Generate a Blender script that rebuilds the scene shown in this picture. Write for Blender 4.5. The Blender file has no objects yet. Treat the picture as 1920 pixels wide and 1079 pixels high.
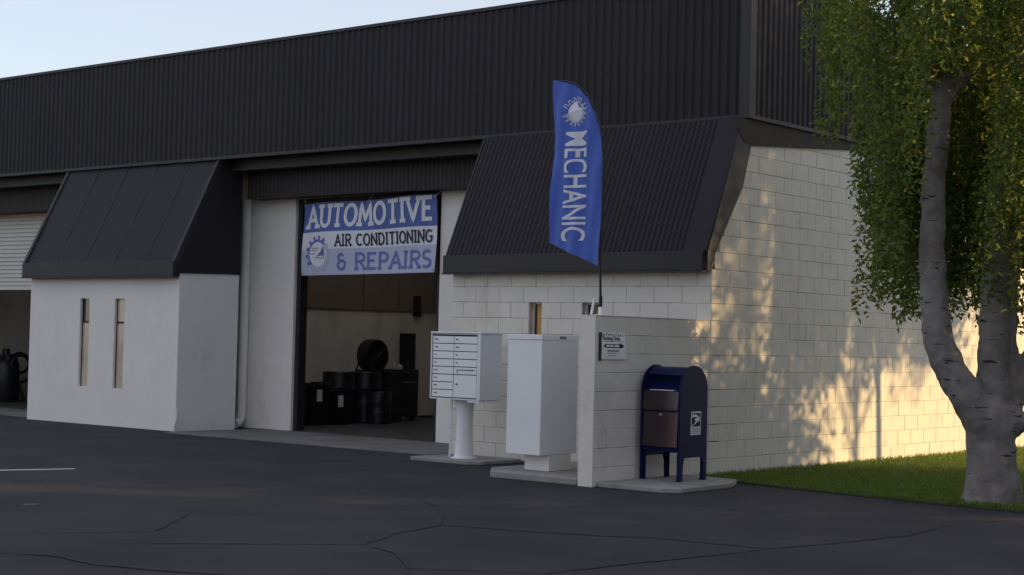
import bpy, bmesh, math, random
import numpy as np
from mathutils import Vector, Matrix
random.seed(7); rng = np.random.default_rng(7)
S = bpy.context.scene
COL = S.collection
R = math.radians

# ------------------------------------------------------------------ camera
CAM = Vector((10.44, -16.3, 1.56))
yaw, pitch, roll = 0.691103, 0.0313904, 0.0237754
F = Vector((-math.sin(yaw)*math.cos(pitch), math.cos(yaw)*math.cos(pitch), math.sin(pitch)))
r0 = Vector((math.cos(yaw), math.sin(yaw), 0)); u0 = r0.cross(F)
rr = math.cos(roll)*r0 + math.sin(roll)*u0; uu = -math.sin(roll)*r0 + math.cos(roll)*u0
cd = bpy.data.cameras.new('camera'); cam = bpy.data.objects.new('camera', cd); COL.objects.link(cam)
cam.matrix_world = Matrix(((rr.x, uu.x, -F.x, CAM.x), (rr.y, uu.y, -F.y, CAM.y), (rr.z, uu.z, -F.z, CAM.z), (0, 0, 0, 1)))
cd.sensor_width = 36; cd.lens = 36*3067.9/1920; cd.clip_end = 2000
S.camera = cam

# ------------------------------------------------------------------ light
SUN_EL, SUN_AZ = R(11.5), R(54)          # azimuth clockwise from +Y
w = bpy.data.worlds.new('World'); S.world = w; w.use_nodes = True
nt = w.node_tree; bg = nt.nodes['Background']
sky = nt.nodes.new('ShaderNodeTexSky'); sky.sky_type = 'NISHITA'; sky.sun_disc = False
sky.sun_elevation = SUN_EL; sky.sun_rotation = SUN_AZ; sky.air_density = 1.0; sky.dust_density = .5; sky.ozone_density = 2.5
hz = nt.nodes.new('ShaderNodeMix'); hz.data_type = 'RGBA'; hz.inputs['Factor'].default_value = .62      # constant pale colour mixed in to even and warm the sky light
hz.inputs['B'].default_value = (1.92, 1.70, 1.68, 1); nt.links.new(sky.outputs[0], hz.inputs['A'])
nt.links.new(hz.outputs['Result'], bg.inputs[0]); bg.inputs[1].default_value = 0.136
sd = bpy.data.lights.new('sun', 'SUN'); sd.energy = 2.0; sd.angle = R(0.5); sd.color = (1.0, 0.68, 0.31)
sun = bpy.data.objects.new('sun', sd); COL.objects.link(sun)
SUNV = Vector((math.sin(SUN_AZ)*math.cos(SUN_EL), math.cos(SUN_AZ)*math.cos(SUN_EL), math.sin(SUN_EL)))
sun.rotation_euler = SUNV.to_track_quat('Z', 'Y').to_euler()
sun.location = (20, 10, 15)
vs = S.view_settings; vs.view_transform = 'Standard'; vs.look = 'None'; vs.gamma = 1; vs.exposure = 1.52
S.cycles.max_bounces = 6; S.cycles.diffuse_bounces = 4

# ------------------------------------------------------------------ helpers
class MB:
    def __init__(s): s.v = []; s.f = []; s.m = []
    def face(s, pts, m=0):
        n = len(s.v); s.v += [tuple(p) for p in pts]; s.f.append(tuple(range(n, n+len(pts)))); s.m.append(m)
    def grid(s, rows, m=0, mf=None):
        n = len(s.v); nr, nc = len(rows), len(rows[0])
        for r in rows: s.v += [tuple(p) for p in r]
        for i in range(nr-1):
            for j in range(nc-1):
                s.f.append((n+i*nc+j, n+i*nc+j+1, n+(i+1)*nc+j+1, n+(i+1)*nc+j)); s.m.append(mf(i, j) if mf else m)
    def box(s, x0, x1, y0, y1, z0, z1, m=0, bev=0.0):
        if bev:
            bm = bmesh.new(); bmesh.ops.create_cube(bm, size=1)
            for v in bm.verts: v.co = Vector(((x0+x1)/2+v.co.x*(x1-x0), (y0+y1)/2+v.co.y*(y1-y0), (z0+z1)/2+v.co.z*(z1-z0)))
            bmesh.ops.bevel(bm, geom=bm.edges[:], offset=bev, segments=2, affect='EDGES', profile=0.5)
            bm.verts.index_update(); n = len(s.v); s.v += [tuple(v.co) for v in bm.verts]
            for f in bm.faces: s.f.append(tuple(n+v.index for v in f.verts)); s.m.append(m)
            bm.free(); return
        c = [(x0,y0,z0),(x1,y0,z0),(x1,y1,z0),(x0,y1,z0),(x0,y0,z1),(x1,y0,z1),(x1,y1,z1),(x0,y1,z1)]
        n = len(s.v); s.v += c
        for q in ((0,3,2,1),(4,5,6,7),(0,1,5,4),(1,2,6,5),(2,3,7,6),(3,0,4,7)): s.f.append(tuple(n+i for i in q)); s.m.append(m)
    def prism(s, poly, a, b, m=0):              # poly of 3D points at a, offset vector b
        p = [Vector(q) for q in poly]; q = [x+Vector(b) for x in p]; n = len(p)
        k = len(s.v); s.v += [tuple(x) for x in p+q]
        s.f.append(tuple(range(k, k+n))); s.f.append(tuple(range(k+2*n-1, k+n-1, -1))); s.m += [m, m]
        for i in range(n):
            j = (i+1) % n; s.f.append((k+i, k+n+i, k+n+j, k+j)); s.m.append(m)
    def tube(s, pts, rad, n=10, m=0, cap=True, wob=0):
        pts = [Vector(p) for p in pts]
        if not hasattr(rad, '__len__'): rad = [rad]*len(pts)
        rows = []; up = None
        for i, p in enumerate(pts):
            t = (pts[min(i+1, len(pts)-1)]-pts[max(i-1, 0)]).normalized()
            if up is None: up = t.orthogonal().normalized()
            a = (up - t*up.dot(t)).normalized(); b = t.cross(a); up = a
            rows.append([p+(a*math.cos(2*math.pi*k/n)+b*math.sin(2*math.pi*k/n))*rad[i]*(1+wob*random.uniform(-1, 1)) for k in range(n)])
        k0 = len(s.v)
        for r_ in rows: s.v += [tuple(x) for x in r_]
        for i in range(len(rows)-1):
            for k in range(n):
                s.f.append((k0+i*n+k, k0+i*n+(k+1) % n, k0+(i+1)*n+(k+1) % n, k0+(i+1)*n+k)); s.m.append(m)
        if cap:
            s.f.append(tuple(k0+k for k in reversed(range(n)))); s.m.append(m)
            s.f.append(tuple(k0+(len(rows)-1)*n+k for k in range(n))); s.m.append(m)
    def lathe(s, c, prof, n=28, m=0, axis='Z'):
        rows = []
        for r_, h in prof:
            row = []
            for k in range(n+1):
                a = 2*math.pi*k/n; x, y = r_*math.cos(a), r_*math.sin(a)
                row.append((c[0]+x, c[1]+y, c[2]+h) if axis == 'Z' else (c[0]+x, c[1]+h, c[2]+y) if axis == 'Y' else (c[0]+h, c[1]+x, c[2]+y))
            rows.append(row)
        s.grid(rows, m)
    def build(s, name, mats, parent=None, smooth=False, fix=True, label=None):
        me = bpy.data.meshes.new(name); me.from_pydata(s.v, [], s.f)
        mats = mats if isinstance(mats, (list, tuple)) else [mats]
        for x in mats: me.materials.append(x)
        if len(mats) > 1: me.polygons.foreach_set('material_index', s.m)
        if smooth or fix:
            bm = bmesh.new(); bm.from_mesh(me)
            if smooth: bmesh.ops.remove_doubles(bm, verts=bm.verts[:], dist=1e-5)
            if fix: bmesh.ops.recalc_face_normals(bm, faces=bm.faces[:])
            bm.to_mesh(me); bm.free()
        if smooth:
            me.polygons.foreach_set('use_smooth', [True]*len(me.polygons))
            me.set_sharp_from_angle(angle=R(40))
        o = bpy.data.objects.new(name, me); COL.objects.link(o)
        if parent: o.parent = parent; o.matrix_parent_inverse = parent.matrix_basis.inverted()
        if label: o['label'] = label
        return o
def tag(o, label, cat, group=None):
    o['label'] = label; o['category'] = cat
    if group: o['group'] = group
    return o
def kind(o, k): o['kind'] = k; return o
def thing(name, label, cat, loc, group=None):
    o = bpy.data.objects.new(name, None); COL.objects.link(o); o.location = loc; o.empty_display_size = .2
    return tag(o, label, cat, group)

# ------------------------------------------------------------------ materials
def mat(name, col, rough=0.7, metal=0.0, spec=0.4, var=0.0, vscale=2.0, bump=0.0, bscale=60.0, stretch=(1, 1, 1), coat=0.0, dirt=None):
    m = bpy.data.materials.new(name); m.use_nodes = True; t = m.node_tree; N = t.nodes; L = t.links
    b = N['Principled BSDF']; b.inputs['Roughness'].default_value = rough; b.inputs['Metallic'].default_value = metal
    b.inputs['Specular IOR Level'].default_value = spec; b.inputs['Coat Weight'].default_value = coat
    b.inputs['Base Color'].default_value = (*col, 1)
    tc = N.new('ShaderNodeTexCoord'); mp = N.new('ShaderNodeMapping'); mp.inputs['Scale'].default_value = stretch
    L.new(tc.outputs['Object'], mp.inputs['Vector'])
    out = None
    if var:
        n = N.new('ShaderNodeTexNoise'); n.inputs['Scale'].default_value = vscale; n.inputs['Detail'].default_value = 11; n.inputs['Roughness'].default_value = .68
        L.new(mp.outputs[0], n.inputs['Vector'])
        r_ = N.new('ShaderNodeValToRGB'); e = r_.color_ramp.elements
        e[0].position = .3; e[1].position = .72
        e[0].color = (*[max(0, c*(1-var)) for c in col], 1); e[1].color = (*[min(1, c*(1+var)) for c in col], 1)
        L.new(n.outputs['Fac'], r_.inputs[0]); out = r_.outputs[0]
    if dirt:                                       # second, patchier layer of stains
        dcol, dscale, dst, lo, hi = dirt
        mp2 = N.new('ShaderNodeMapping'); mp2.inputs['Scale'].default_value = dst; L.new(tc.outputs['Object'], mp2.inputs['Vector'])
        n2 = N.new('ShaderNodeTexNoise'); n2.inputs['Scale'].default_value = dscale; n2.inputs['Detail'].default_value = 8; n2.inputs['Roughness'].default_value = .7
        L.new(mp2.outputs[0], n2.inputs['Vector'])
        mr = N.new('ShaderNodeMapRange'); mr.inputs['From Min'].default_value = lo; mr.inputs['From Max'].default_value = hi
        L.new(n2.outputs['Fac'], mr.inputs['Value'])
        mx = N.new('ShaderNodeMix'); mx.data_type = 'RGBA'
        if out: L.new(out, mx.inputs['A'])
        else: mx.inputs['A'].default_value = (*col, 1)
        mx.inputs['B'].default_value = (*dcol, 1); L.new(mr.outputs[0], mx.inputs['Factor']); out = mx.outputs['Result']
    if out: L.new(out, b.inputs['Base Color'])
    if bump:
        n3 = N.new('ShaderNodeTexNoise'); n3.inputs['Scale'].default_value = bscale; n3.inputs['Detail'].default_value = 5
        L.new(tc.outputs['Object'], n3.inputs['Vector'])
        bp = N.new('ShaderNodeBump'); bp.inputs['Strength'].default_value = bump; bp.inputs['Distance'].default_value = .01
        L.new(n3.outputs['Fac'], bp.inputs['Height']); L.new(bp.outputs[0], b.inputs['Normal'])
    return m
def leafmat(name, c1, c2, trans=.45):
    m = bpy.data.materials.new(name); m.use_nodes = True; t = m.node_tree; N = t.nodes; L = t.links; N.clear()
    o = N.new('ShaderNodeOutputMaterial'); g = N.new('ShaderNodeNewGeometry'); r_ = N.new('ShaderNodeValToRGB')
    r_.color_ramp.elements[0].color = (*c1, 1); r_.color_ramp.elements[1].color = (*c2, 1)
    L.new(g.outputs['Random Per Island'], r_.inputs[0])
    d = N.new('ShaderNodeBsdfPrincipled'); d.inputs['Roughness'].default_value = .5; d.inputs['Specular IOR Level'].default_value = .3
    tr = N.new('ShaderNodeBsdfTranslucent'); mx = N.new('ShaderNodeMixShader'); mx.inputs[0].default_value = trans
    hs = N.new('ShaderNodeHueSaturation'); hs.inputs['Hue'].default_value = .47; hs.inputs['Value'].default_value = 1.9; hs.inputs['Saturation'].default_value = 1.1
    L.new(r_.outputs[0], hs.inputs['Color']); L.new(hs.outputs[0], tr.inputs[0])
    L.new(r_.outputs[0], d.inputs['Base Color']); L.new(d.outputs[0], mx.inputs[1]); L.new(tr.outputs[0], mx.inputs[2]); L.new(mx.outputs[0], o.inputs[0])
    return m

M_asphalt = mat('asphalt', (.031, .0305, .0385), .9, spec=.25, var=.22, vscale=.7, bump=.35, bscale=170, dirt=((.054, .051, .056), .55, (1, 1, 1), .44, .70))
M_crack = mat('crack_filler', (.0235, .023, .028), .9, var=.2, vscale=12)
M_line = mat('road_paint', (.62, .61, .58), .8, var=.2, vscale=14)
M_conc = mat('concrete', (.30, .29, .27), .9, var=.2, vscale=3, bump=.3, bscale=80, dirt=((.14, .135, .13), 1.6, (1, 1, 1), .52, .75))
M_apron = mat('apron_concrete', (.17, .165, .16), .9, var=.22, vscale=2, bump=.2, bscale=80, dirt=((.07, .07, .07), .9, (1, 1, 1), .5, .75))
M_floor = mat('shop_floor', (.055, .055, .06), .6, var=.3, vscale=1.2)
M_stucco = mat('stucco', (.80, .775, .735), .9, spec=.2, var=.05, vscale=1.5, bump=.35, bscale=28, dirt=((.52, .50, .48), 1.1, (1, 1, .45), .6, .85))
M_block = mat('painted_block', (.74, .70, .625), .85, spec=.25, var=.07, vscale=3.0, bump=.4, bscale=45, dirt=((.56, .52, .44), 1.6, (1, 1, .5), .56, .8))
M_mortar = mat('block_joint', (.50, .47, .42), .95, var=.5, vscale=2.5)
M_metal = mat('charcoal_metal', (.0255, .0225, .0268), .62, spec=.22, var=.12, vscale=.8, stretch=(1, 1, .25), dirt=((.030, .027, .031), 1.2, (1, 1, .2), .5, .8))
M_header = mat('charcoal_header', (.034, .029, .029), .6, spec=.3, var=.15, vscale=2, stretch=(1, 1, .2))
M_trim = mat('charcoal_trim', (.033, .029, .031), .55, spec=.35, var=.15, vscale=2)
M_browntrim = mat('weathered_trim', (.040, .033, .029), .8, var=.35, vscale=4)
M_shutter = mat('white_shutter', (.62, .60, .56), .45, spec=.4, var=.06, vscale=2, stretch=(.4, 1, 3))
M_frame = mat('dark_frame', (.018, .017, .018), .6)
M_brownwall = mat('shop_upper_wall', (.20, .165, .13), .9, var=.1)
M_shopwall = mat('shop_wall', (.70, .67, .60), .9, var=.08, vscale=1.2, dirt=((.34, .31, .26), .8, (1, 1, .5), .5, .8))
M_white = mat('white_enamel', (.76, .77, .79), .32, spec=.5, var=.03, vscale=2, dirt=((.5, .5, .5), 2.5, (1, 1, .3), .6, .85))
M_white2 = mat('white_panel', (.84, .845, .86), .35, spec=.5, var=.04, vscale=2)
M_seam = mat('dark_gap', (.03, .03, .035), .8)
M_blue = mat('mailbox_blue', (.006, .011, .060), .38, spec=.12, coat=.0, var=.15, vscale=6)
M_bluedoor = mat('mailbox_door', (.085, .068, .078), .24, metal=.85, spec=.5, var=.25, vscale=5)
M_black = mat('black_plastic', (.012, .012, .014), .5, var=.3, vscale=6)
M_black2 = mat('black_steel', (.016, .016, .020), .42, spec=.5, var=.3, vscale=5)
M_paper = mat('paper', (.86, .85, .84), .7, var=.03)
M_ink = mat('ink', (.02, .018, .02), .8)
M_greyink = mat('grey_ink', (.22, .21, .21), .8)
M_bblue = mat('banner_blue', (.095, .145, .43), .6, var=.05, vscale=3)
M_bwhite = mat('banner_white', (.78, .79, .84), .6, var=.02)
M_blight = mat('banner_pale_blue', (.49, .53, .68), .6, var=.03)
M_bmid = mat('banner_mid_blue', (.15, .18, .46), .6, var=.05)
M_bnavy = mat('banner_navy', (.015, .018, .05), .6)
M_fblue = mat('flag_blue', (.068, .13, .49), .55, spec=.3, var=.08, vscale=4)
M_fwhite = mat('flag_white', (.68, .69, .76), .6)
M_fgrey = mat('flag_grey', (.40, .43, .52), .6, var=.2, vscale=20)
M_pole = mat('pole_black', (.010, .010, .012), .4)
M_glass = mat('dark_glass', (.03, .035, .045), .08, spec=.9)
M_tanpane = mat('tan_reflection_pane', (.56, .47, .36), .15, spec=.7, var=.25, vscale=3)  # tan base colour stands in for warm reflections in the panes
M_orange = mat('amber_pane', (.62, .36, .12), .5, var=.1, vscale=4)  # plain amber base colour for the pane of the first slit window
M_bark = None
M_leaf = leafmat('weeping_leaf', (.055, .11, .032), (.18, .22, .05))
M_leaf2 = leafmat('shade_leaf', (.035, .06, .018), (.07, .10, .03), .35)
M_grass = leafmat('grass_blade', (.055, .12, .014), (.13, .20, .03), .4)
M_soil = mat('lawn_soil', (.050, .075, .016), .95, var=.35, vscale=6, bump=.5, bscale=50)
M_roof = mat('roof_felt', (.20, .19, .18), .9, var=.1)
M_tan = mat('tan_stucco', (.55, .42, .28), .9, var=.06, vscale=1.0, bump=.2, bscale=30)
M_greywall = mat('grey_stucco', (.38, .36, .33), .9, var=.08, vscale=1)
M_bolt = mat('zinc', (.4, .4, .42), .4, metal=.8)
def skymat():
    m = bpy.data.materials.new('added_skylight_panel'); m.use_nodes = True; N = m.node_tree.nodes; L = m.node_tree.links; N.clear()
    o = N.new('ShaderNodeOutputMaterial'); t = N.new('ShaderNodeBsdfTranslucent'); t.inputs[0].default_value = (.9, .9, .9, 1); L.new(t.outputs[0], o.inputs[0]); return m
M_sky = skymat()  # diffusing panel of the skylights added to light the workshop
def barkmat():
    m = mat('pale_bark', (.215, .195, .178), .9, spec=.2, var=.28, vscale=5, bump=.7, bscale=22, dirt=((.12, .105, .092), 2.2, (1, 1, .6), .47, .68))
    t = m.node_tree; N = t.nodes; L = t.links; b = N['Principled BSDF']; src = b.inputs['Base Color'].links[0].from_socket
    tc = N.new('ShaderNodeTexCoord'); mp = N.new('ShaderNodeMapping'); mp.inputs['Scale'].default_value = (5, 5, 26)
    L.new(tc.outputs['Object'], mp.inputs['Vector']); n = N.new('ShaderNodeTexNoise'); n.inputs['Scale'].default_value = 1.0; n.inputs['Detail'].default_value = 2
    L.new(mp.outputs[0], n.inputs['Vector']); mr = N.new('ShaderNodeMapRange'); mr.inputs['From Min'].default_value = .66; mr.inputs['From Max'].default_value = .70
    L.new(n.outputs['Fac'], mr.inputs['Value']); mx = N.new('ShaderNodeMix'); mx.data_type = 'RGBA'
    L.new(src, mx.inputs['A']); mx.inputs['B'].default_value = (.035, .03, .026, 1); L.new(mr.outputs[0], mx.inputs['Factor']); L.new(mx.outputs['Result'], b.inputs['Base Color'])
    return m
M_bark = barkmat()

# ------------------------------------------------------------------ ground
def sheet(name, pts, z, m, thick=None, bev=0):
    b = MB()
    if thick: b.prism([(x, y, z) for x, y in pts], 0, (0, 0, thick))
    else: b.face([(x, y, z) for x, y in pts])
    o = kind(b.build(name, m), 'structure')
    if bev:
        md = o.modifiers.new('edge', 'BEVEL'); md.width = bev; md.segments = 3; md.limit_method = 'ANGLE'
    return o
sheet('parking_lot', [(-160, -160), (160, -160), (160, 160), (-160, 160)], 0, M_asphalt)
sheet('concrete_apron', [(-9.55, -.36), (-7.2, -.34), (-4.13, -.30), (-4.13, 1.66), (-9.55, 1.66)], .0, M_apron, .012)
sheet('concrete_apron', [(-19.3, .3), (-13.8, .3), (-13.8, 1.66), (-19.3, 1.66)], .0, M_apron, .012)
sheet('shop_floor', [(-19.9, 1.665), (-.3, 1.665), (-.3, 9), (-19.9, 9)], .0, M_floor, .014)
LAWN = [(.02, -.30), (.57, -.44), (1.4, -.58), (2.58, -.76), (4.18, -.93), (6.2, -1.15), (7.5, -1.0), (9, 2), (10.5, 30), (.02, 30)]
sheet('lawn', LAWN, .004, M_soil, .02)
def crack(pts, wid, m=M_crack, name='asphalt_crack', z=.004):
    P = []
    for i in range(len(pts)-1):
        a, b = Vector(pts[i]), Vector(pts[i+1]); n = max(2, int((b-a).length/.12))
        for k in range(n): P.append(a.lerp(b, k/n)+Vector((random.uniform(-.008, .008), random.uniform(-.008, .008))))
    P.append(Vector(pts[-1])); L_, R_ = [], []
    for i, p in enumerate(P):
        t = (P[min(i+1, len(P)-1)]-P[max(i-1, 0)]).normalized(); n = Vector((-t.y, t.x)); ww = wid*random.uniform(.35, 1.1)*min(1, .3+min(i, len(P)-1-i)*.25)
        L_.append((p.x+n.x*ww, p.y+n.y*ww, z)); R_.append((p.x-n.x*ww, p.y-n.y*ww, z))
    b = MB(); b.grid([L_, R_]); return kind(b.build(name, m), 'structure')
crack([(1.33, -6.12), (1.94, -5.95), (2.6, -5.7), (3.05, -5.43), (3.97, -5.34)], .028)
crack([(3.97, -5.34), (4.14, -4.64), (4.3, -3.6), (4.17, -2.55)], .022, z=.0045)
crack([(-.33, -4.65), (.3, -5.0), (.62, -5.36), (1.1, -5.9), (1.33, -6.2), (1.5, -6.9), (1.81, -7.54)], .03, z=.005)
crack([(1.81, -7.54), (1.2, -8.2), (.58, -8.93)], .022, z=.0055)
crack([(3.65, -7.72), (3.75, -6.8), (3.92, -5.87), (3.97, -5.36)], .024, z=.006)
crack([(.3, -9.9), (.9, -9.6), (1.42, -9.65), (2.09, -9.43), (2.9, -9.0), (3.3, -8.4)], .022, z=.0065)
crack([(1.81, -7.54), (2.3, -7.7), (2.9, -8.2), (3.58, -7.72)], .016, z=.007)
crack([(-.9, -9.9), (-.2, -8.9), (.2, -8.2), (-.6, -7.2)], .012, z=.0075)
crack([(-5.9, -3.4), (-4.2, -2.6), (-2.6, -2.7), (-1.9, -1.8)], .014, z=.008)
b = MB(); b.face([(-5.9, -7.95, .004), (-5.78, -8.0, .004), (-4.84, -5.33, .004), (-4.93, -5.30, .004)]); kind(b.build('painted_line', M_line), 'structure')
b = MB(); b.face([(-2.06, -7.86, .004), (-2.03, -7.90, .004), (-1.98, -7.77, .004), (-2.01, -7.75, .004)]); kind(b.build('painted_line', M_conc), 'structure')
sheet('concrete_pad', [(-3.72, -1.12), (-2.78, -1.12), (-2.62, -.98), (-2.62, -.25), (-3.72, -.25)], 0, M_conc, .05, .012)
sheet('concrete_pad', [(-1.42, -2.27), (-.215, -2.27), (-.215, -.02), (-1.42, -.02), (-1.72, -.3), (-1.72, -1.9)], 0, M_conc, .085, .02)
sheet('concrete_pad', [(.012, -2.2), (.86, -2.22), (1.02, -2.08), (.98, -1.05), (.78, -.62), (.012, -.5)], 0, M_conc, .06, .015)

# ------------------------------------------------------------------ the building
BLD = thing('repair_shop_building', 'long low workshop building with charcoal ribbed metal fascia and painted block walls', 'building', (-5, .7, 0))
def P_(mb, name, m, parent=None, **k): return mb.build(name, m, parent or BLD, **k)

def blocks(mb, o, u, n, length, z0, rows, start=lambda z: 0.0, holes=(), phase=0, H=.2032, Lb=.4064, gap=.0045, vfill=.5):
    o, u, n = Vector(o), Vector(u), Vector(n); z = Vector((0, 0, 1))
    for r_ in range(rows):
        za, zb = z0+r_*H, z0+(r_+1)*H; s0 = max(start(za), start(zb)); x = -Lb/2*((r_+phase) % 2)
        while x < length:
            a, b = max(x, s0), min(x+Lb, length); x += Lb
            if b-a < .03: continue
            segs = [(a, b)]
            for (ha, hb, hz0, hz1) in holes:
                if zb > hz0+.02 and za < hz1-.02:
                    ns = []
                    for p, q in segs:
                        if hb <= p or ha >= q: ns.append((p, q))
                        else:
                            if ha-p > .02: ns.append((p, ha))
                            if q-hb > .02: ns.append((hb, q))
                    segs = ns
            for p, q in segs:
                gv = gap if random.random() > vfill else .0012
                g2 = gap if random.random() > vfill else .0012
                gz = gap*random.choice((.15, .5, .8, 1, 1.25))
                A = [(p+gv, za+gz), (q-g2, za+gz), (q-g2, zb-gap*.5), (p+gv, zb-gap*.5)]
                c = .0045
                B = [(A[0][0]+c, A[0][1]+c), (A[1][0]-c, A[1][1]+c), (A[2][0]-c, A[2][1]-c), (A[3][0]+c, A[3][1]-c)]
                off = random.uniform(-.0015, .0015)
                pa = [o+u*i+z*j-n*.007 for i, j in A]; pb = [o+u*i+z*j+n*(off+random.uniform(-.001, .001)) for i, j in B]
                mb.face(pb, 0)
                for k in range(4): mb.face([pa[k], pa[(k+1) % 4], pb[(k+1) % 4], pb[k]], 0)

# right bay front wall of painted blocks, with two slit windows
W1, W2 = (-2.75, -2.55), (-1.90, -1.62)
b = MB(); hs = [(W1[0]+4.07, W1[1]+4.07, .61, 2.032), (W2[0]+4.07, W2[1]+4.07, .61, 2.032)]
blocks(b, (-4.07, 0, 0), (1, 0, 0), (0, -1, 0), 4.07, 0, 12, holes=hs)
for x0, x1 in ((-4.07, W1[0]), (W1[1], W2[0]), (W2[1], 0)): b.box(x0, x1-(0.006 if x1 == 0 else 0), .006, .2, 0, 2.5, 1)
for x0, x1 in (W1, W2): b.box(x0, x1, .006, .2, 0, .61, 1); b.box(x0, x1, .006, .2, 2.032, 2.5, 1)
P_(b, 'front_block_wall', [M_block, M_mortar], label='painted concrete block front wall of the right bay')
for (x0, x1), hasamber in ((W1, 1), (W2, 0)):
    b = MB()
    for a, c, z0, z1 in ((x0, x0+.018, .61, 2.03), (x1-.018, x1, .61, 2.03), (x0+.018, x1-.018, 2.01, 2.03), (x0+.018, x1-.018, .61, .63)): b.box(a+.001*(a == x0), c-.001*(c == x1), .075, .13, z0+.001, z1-.001)
    wi = P_(b, 'window', M_block)
    b = MB()
    if hasamber:
        b.box(x0+.05, x1-.019, .105, .115, .64, 2.005, 0); P_(b, 'pane', M_orange, wi)
        b = MB(); b.box(x0+.019, x0+.05, .105, .118, .64, 2.005, 0); P_(b, 'mullion_shade_strip', M_frame, wi)  # dark strip painted in where the recess shadow falls
    else:
        b.box(x0+.019, x1-.12, .105, .115, .64, 2.005, 0); P_(b, 'pane', M_glass, wi)
        b = MB(); b.box(x1-.12, x1-.019, .10, .118, .64, 2.005, 0); P_(b, 'mullion_shade_strip', M_frame, wi)
# side wall
SL = (4.3-2.64)/.8
b = MB(); st = lambda z: 0.0 if z < 2.45 else (z-2.64)/SL-.1+.16
blocks(b, (0, 0, 0), (0, 1, 0), (1, 0, 0), 26, 0, 21, start=st, phase=1, vfill=.78, gap=.004)
b.prism([(-.006, .012, 0), (-.006, 26, 0), (-.006, 26, 4.27), (-.006, .68, 4.27), (-.006, .1, 2.64), (-.006, .012, 2.44)], 0, (-.2, 0, 0), 1)
P_(b, 'side_block_wall', [M_block, M_mortar], label='long painted block side wall with dappled low sun')

# left bay stucco box
b = MB(); XA, XB, XC, XD, XE, XF = -13.7, -12.29, -12.04, -11.37, -11.11, -9.75
for x0, x1 in ((XA, XB), (XC, XD), (XE, XF)): b.box(x0, x1, 0, .2, 0, 2.5)
for x0, x1 in ((XB, XC), (XD, XE)): b.box(x0, x1, 0, .2, 0, .61); b.box(x0, x1, 0, .2, 2.06, 2.5)
b.box(XF-.2, XF, .2, 1.2, 0, 2.48); b.box(-13.49, -10.14, 1.2, 1.35, 0, 4.2); b.box(XA, XA+.2, .2, 1.66, 0, 2.52)
P_(b, 'stucco_wall', M_stucco, label='smooth pale stucco wall of the left projecting bay')
for x0, x1 in ((XB, XC), (XD, XE)):
    b = MB(); b.box(x0, x1, .045, .075, 1.66, 1.69); b.box(x0, x0+.015, .045, .075, .61, 1.66); b.box(x0, x0+.015, .045, .075, 1.69, 2.06)
    wi = P_(b, 'window', M_frame)
    b = MB(); b.box(x0+.016, x1, .055, .085, 1.69, 2.06); P_(b, 'upper_pane', M_glass if x0 == XB else M_tanpane, wi)
    b = MB(); b.box(x0+.016, x1-.03, .055, .085, .61, 1.66); P_(b, 'lower_pane', M_tanpane, wi)
    b = MB(); b.box(x1-.03, x1, .052, .085, .61, 1.66); P_(b, 'mullion_shade_strip', M_frame, wi)

def ribbed(mb, o, u, v, n, length, height, pitch, depth, duty=.5, m=0, nv=1):
    o, u, v, n = Vector(o), Vector(u), Vector(v).normalized(), Vector(n).normalized()
    xs = []; x = 0
    while x < length-1e-6:
        xs += [(x, 0), (x+pitch*.25, 0), (x+pitch*.47, depth), (x+pitch*.78, depth)]; x += pitch
    xs.append((x, 0)); xs = [(min(a, length), d) for a, d in xs]
    mb.grid([[o+u*a+v*(height*k/nv)+n*d for a, d in xs] for k in range(nv+1)], m)

FY, FX, FZ0, FZ1 = .70, .03, 4.30, 6.11
b = MB(); ribbed(b, (-32, FY, FZ0+.045), (1, 0, 0), (0, 0, 1), (0, -1, 0), 32+FX-.115, FZ1-FZ0-.085, .127, .020, .5)
P_(b, 'front_fascia', M_metal, fix=False)
b = MB(); ribbed(b, (FX, FY+.11, FZ0+.045), (0, 1, 0), (0, 0, 1), (1, 0, 0), 25, FZ1-FZ0-.085, .127, .020, .5)
P_(b, 'side_fascia', M_metal, fix=False)
b = MB()
b.box(-32, FX+.032, FY-.032, FY+.05, FZ0-.002, FZ0+.045)
b.box(-32, FX+.04, FY-.04, FY+.12, FZ1-.045, FZ1)
b.box(FX-.05, FX+.032, FY+.05, 26, FZ0-.002, FZ0+.045); b.box(FX-.12, FX+.04, FY+.12, 26, FZ1-.045, FZ1)
b.box(FX-.116, FX+.030, FY-.030, FY+.112, FZ0+.045, FZ1-.045)
P_(b, 'fascia_trim', M_trim)
b = MB(); SKL = ((-19.6, -17.6, 3.2, 5.2), (-11.0, -7.6, 2.6, 6.9))     # roof with two unseen skylights added to brighten the workshop
def deck(z0, z1, y0):
    xs = [-32]
    for a, c, p, q in SKL: b.box(xs[-1], a, y0, 26, z0, z1); b.box(a, c, y0, p, z0, z1); b.box(a, c, q, 26, z0, z1); xs.append(c)
    b.box(xs[-1], -.05, y0, 26, z0, z1)
deck(5.7, 5.85, FY+.13)
for a, c, p, q in SKL: b.box(a-.05, a, p-.05, q+.05, 4.4, 5.699); b.box(c, c+.05, p-.05, q+.05, 4.4, 5.699); b.box(a, c, p-.05, p, 4.4, 5.699); b.box(a, c, q, q+.05, 4.4, 5.699)
fr = P_(b, 'flat_roof', M_roof)
for a, c, p, q in SKL: b = MB(); b.box(a-.05, c+.05, p-.05, q+.05, 5.86, 5.875); P_(b, 'added_skylight', M_sky, fr)
b = MB()
for x0, x1 in ((-32, -13.72), (-9.73, -4.1)):
    b.box(x0, x1, .98, 1.12, 4.17, 4.35); b.box(x0, x1, .94, 1.16, 4.14, 4.17)
P_(b, 'header_beam', M_trim)
b = MB()
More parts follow.
